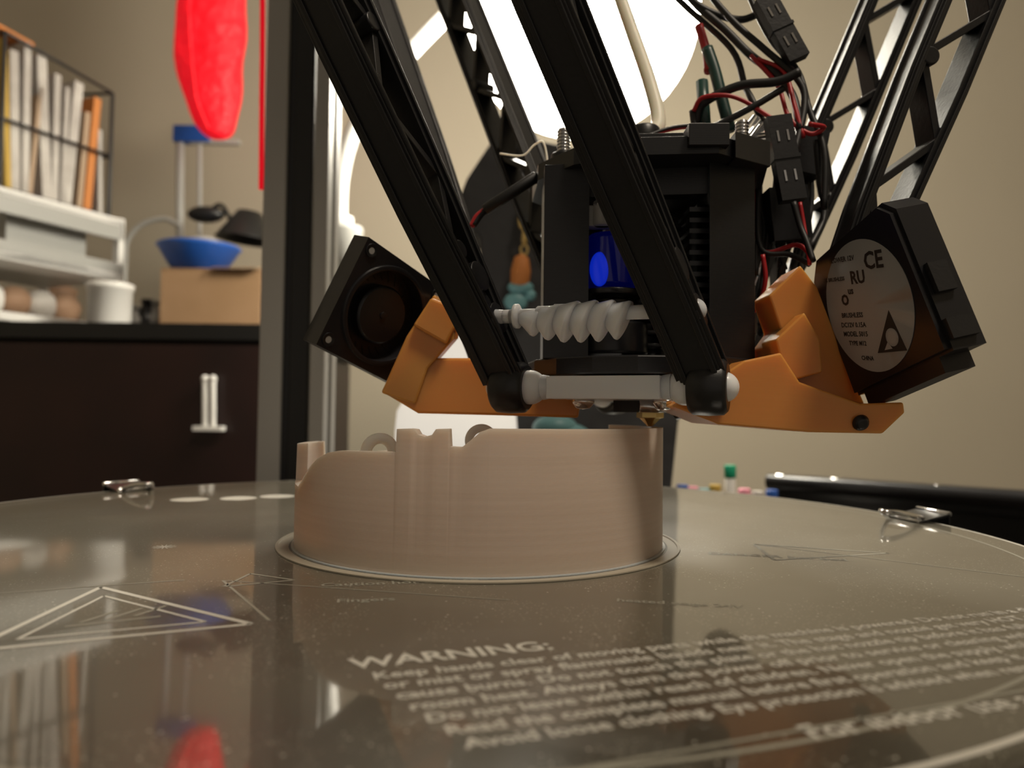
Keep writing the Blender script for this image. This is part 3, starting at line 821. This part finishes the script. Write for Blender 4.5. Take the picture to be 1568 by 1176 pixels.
b.lathe([(30,0),(30,6),(.01,10)],V((hp.x+62,1330,DZ)),(0,0,1),BLK,seg=32)
b.tube([V((hp.x+62,1330,DZ+8)),V((hp.x+66,1330,DZ+120)),V((hp.x+40,1310,DZ+190)),hp],5,BLK)
b.sph(hp+V((-75,0,-5)),18,BLK,scale=(1.8,1,.8));b.tube([hp+V((-75,0,-5)),hp+V((-50,0,12)),hp+V((-25,0,-20)),hp],4,BLK)
b.obj()
b=Bld('clamp_stand')
o=DP(276,1370)
b.cyl(o,P(276,205,1370),7,GRY);b.cyl(DP(306,1370),P(306,215,1370),4,GRY)
b.box(P(296,207,1370),(66,22,30),BLUE);b.box(P(330,218,1370),(90,12,8),GRY);b.box(o+V((20,0,5)),(90,60,10),GRY)
b.tube([P(192,400,1360),P(195,370,1360),P(215,345,1360),P(250,335,1360),P(275,345,1360)],4.5,GRY)
b.tube([P(192,400,1360),P(190,450,1360),DP(190,1360)],4.5,GRY)
b.obj(None,bevel=1)

# black side table, right
b=Bld('black_side_table')
p0=P(1176,737,640);p1=P(1640,772,500)
d=(p1-p0);d.z=0;d.normalize();nn=V((-d.y,d.x,0));zt=p0.z
p1=V((p1.x,p1.y,zt))
b.prism([p0+V((0,0,-12)),p1+V((0,0,-12)),p1+nn*90+V((0,0,-12)),p0+nn*90+V((0,0,-12))],(0,0,12),BLKS)
b.tube([p0,(p0+p1)/2,p1],6.5,BLKS,seg=16,sub=2)
b.prism([p0+nn*10+V((0,0,-13)),p1+nn*10+V((0,0,-13)),p1+nn*10+V((0,0,-80)),p0+nn*10+V((0,0,-80))],nn*6,BLK)
for q_ in(p0+nn*20+d*10,p1+nn*20-d*10,p0+nn*78+d*10,p1+nn*78-d*10): b.cyl(V((q_.x,q_.y,FZ)),V((q_.x,q_.y,zt-12)),10,BLKS)
for t in(.05,.27,.62,.9):
    c=p0+(p1-p0)*t+V((0,0,5));b.sph(c,3.2,STL,scale=(2.6 if t in(.05,.27) else 1,.8,.6),R=Matrix.Rotation(math.atan2(d.y,d.x),3,'Z'))
b.obj(None,bevel=1.5)

# ---------------------------------------------------------------- lighting
w=bpy.data.worlds.new('World');bpy.context.scene.world=w;w.use_nodes=True
w.node_tree.nodes['Background'].inputs[0].default_value=(1,.86,.71,1);w.node_tree.nodes['Background'].inputs[1].default_value=.25
def area(name,loc,rot,size,en,col):
    l=bpy.data.lights.new(name,'AREA');l.size=size;l.energy=en;l.color=col
    o=bpy.data.objects.new(name,l);o.location=loc;o.rotation_euler=rot;bpy.context.collection.objects.link(o);return o
b=Bld('ceiling_light_fixture');b.lathe([(150,1620),(150,1600),(140,1596),(.01,1594)],(500,-300,0),(0,0,1),WHT,seg=48);b.obj()
area('ceiling_light',(.5,-.3,1.585),(0,0,0),.3,18,(1,.86,.69))

# ---------------------------------------------------------------- camera
cam=bpy.data.cameras.new('camera');co=bpy.data.objects.new('camera',cam);bpy.context.collection.objects.link(co)
cam.sensor_width=36;cam.lens=36*1150/1568;cam.clip_start=.003;cam.clip_end=20
co.location=(0,0,H*S);co.rotation_mode='QUATERNION';co.rotation_quaternion=CM.to_quaternion()
cam.dof.use_dof=True;cam.dof.focus_distance=.155;cam.dof.aperture_fstop=18
bpy.context.scene.camera=co
bpy.context.scene.view_settings.view_transform='Standard'
bpy.context.scene.view_settings.look='None'
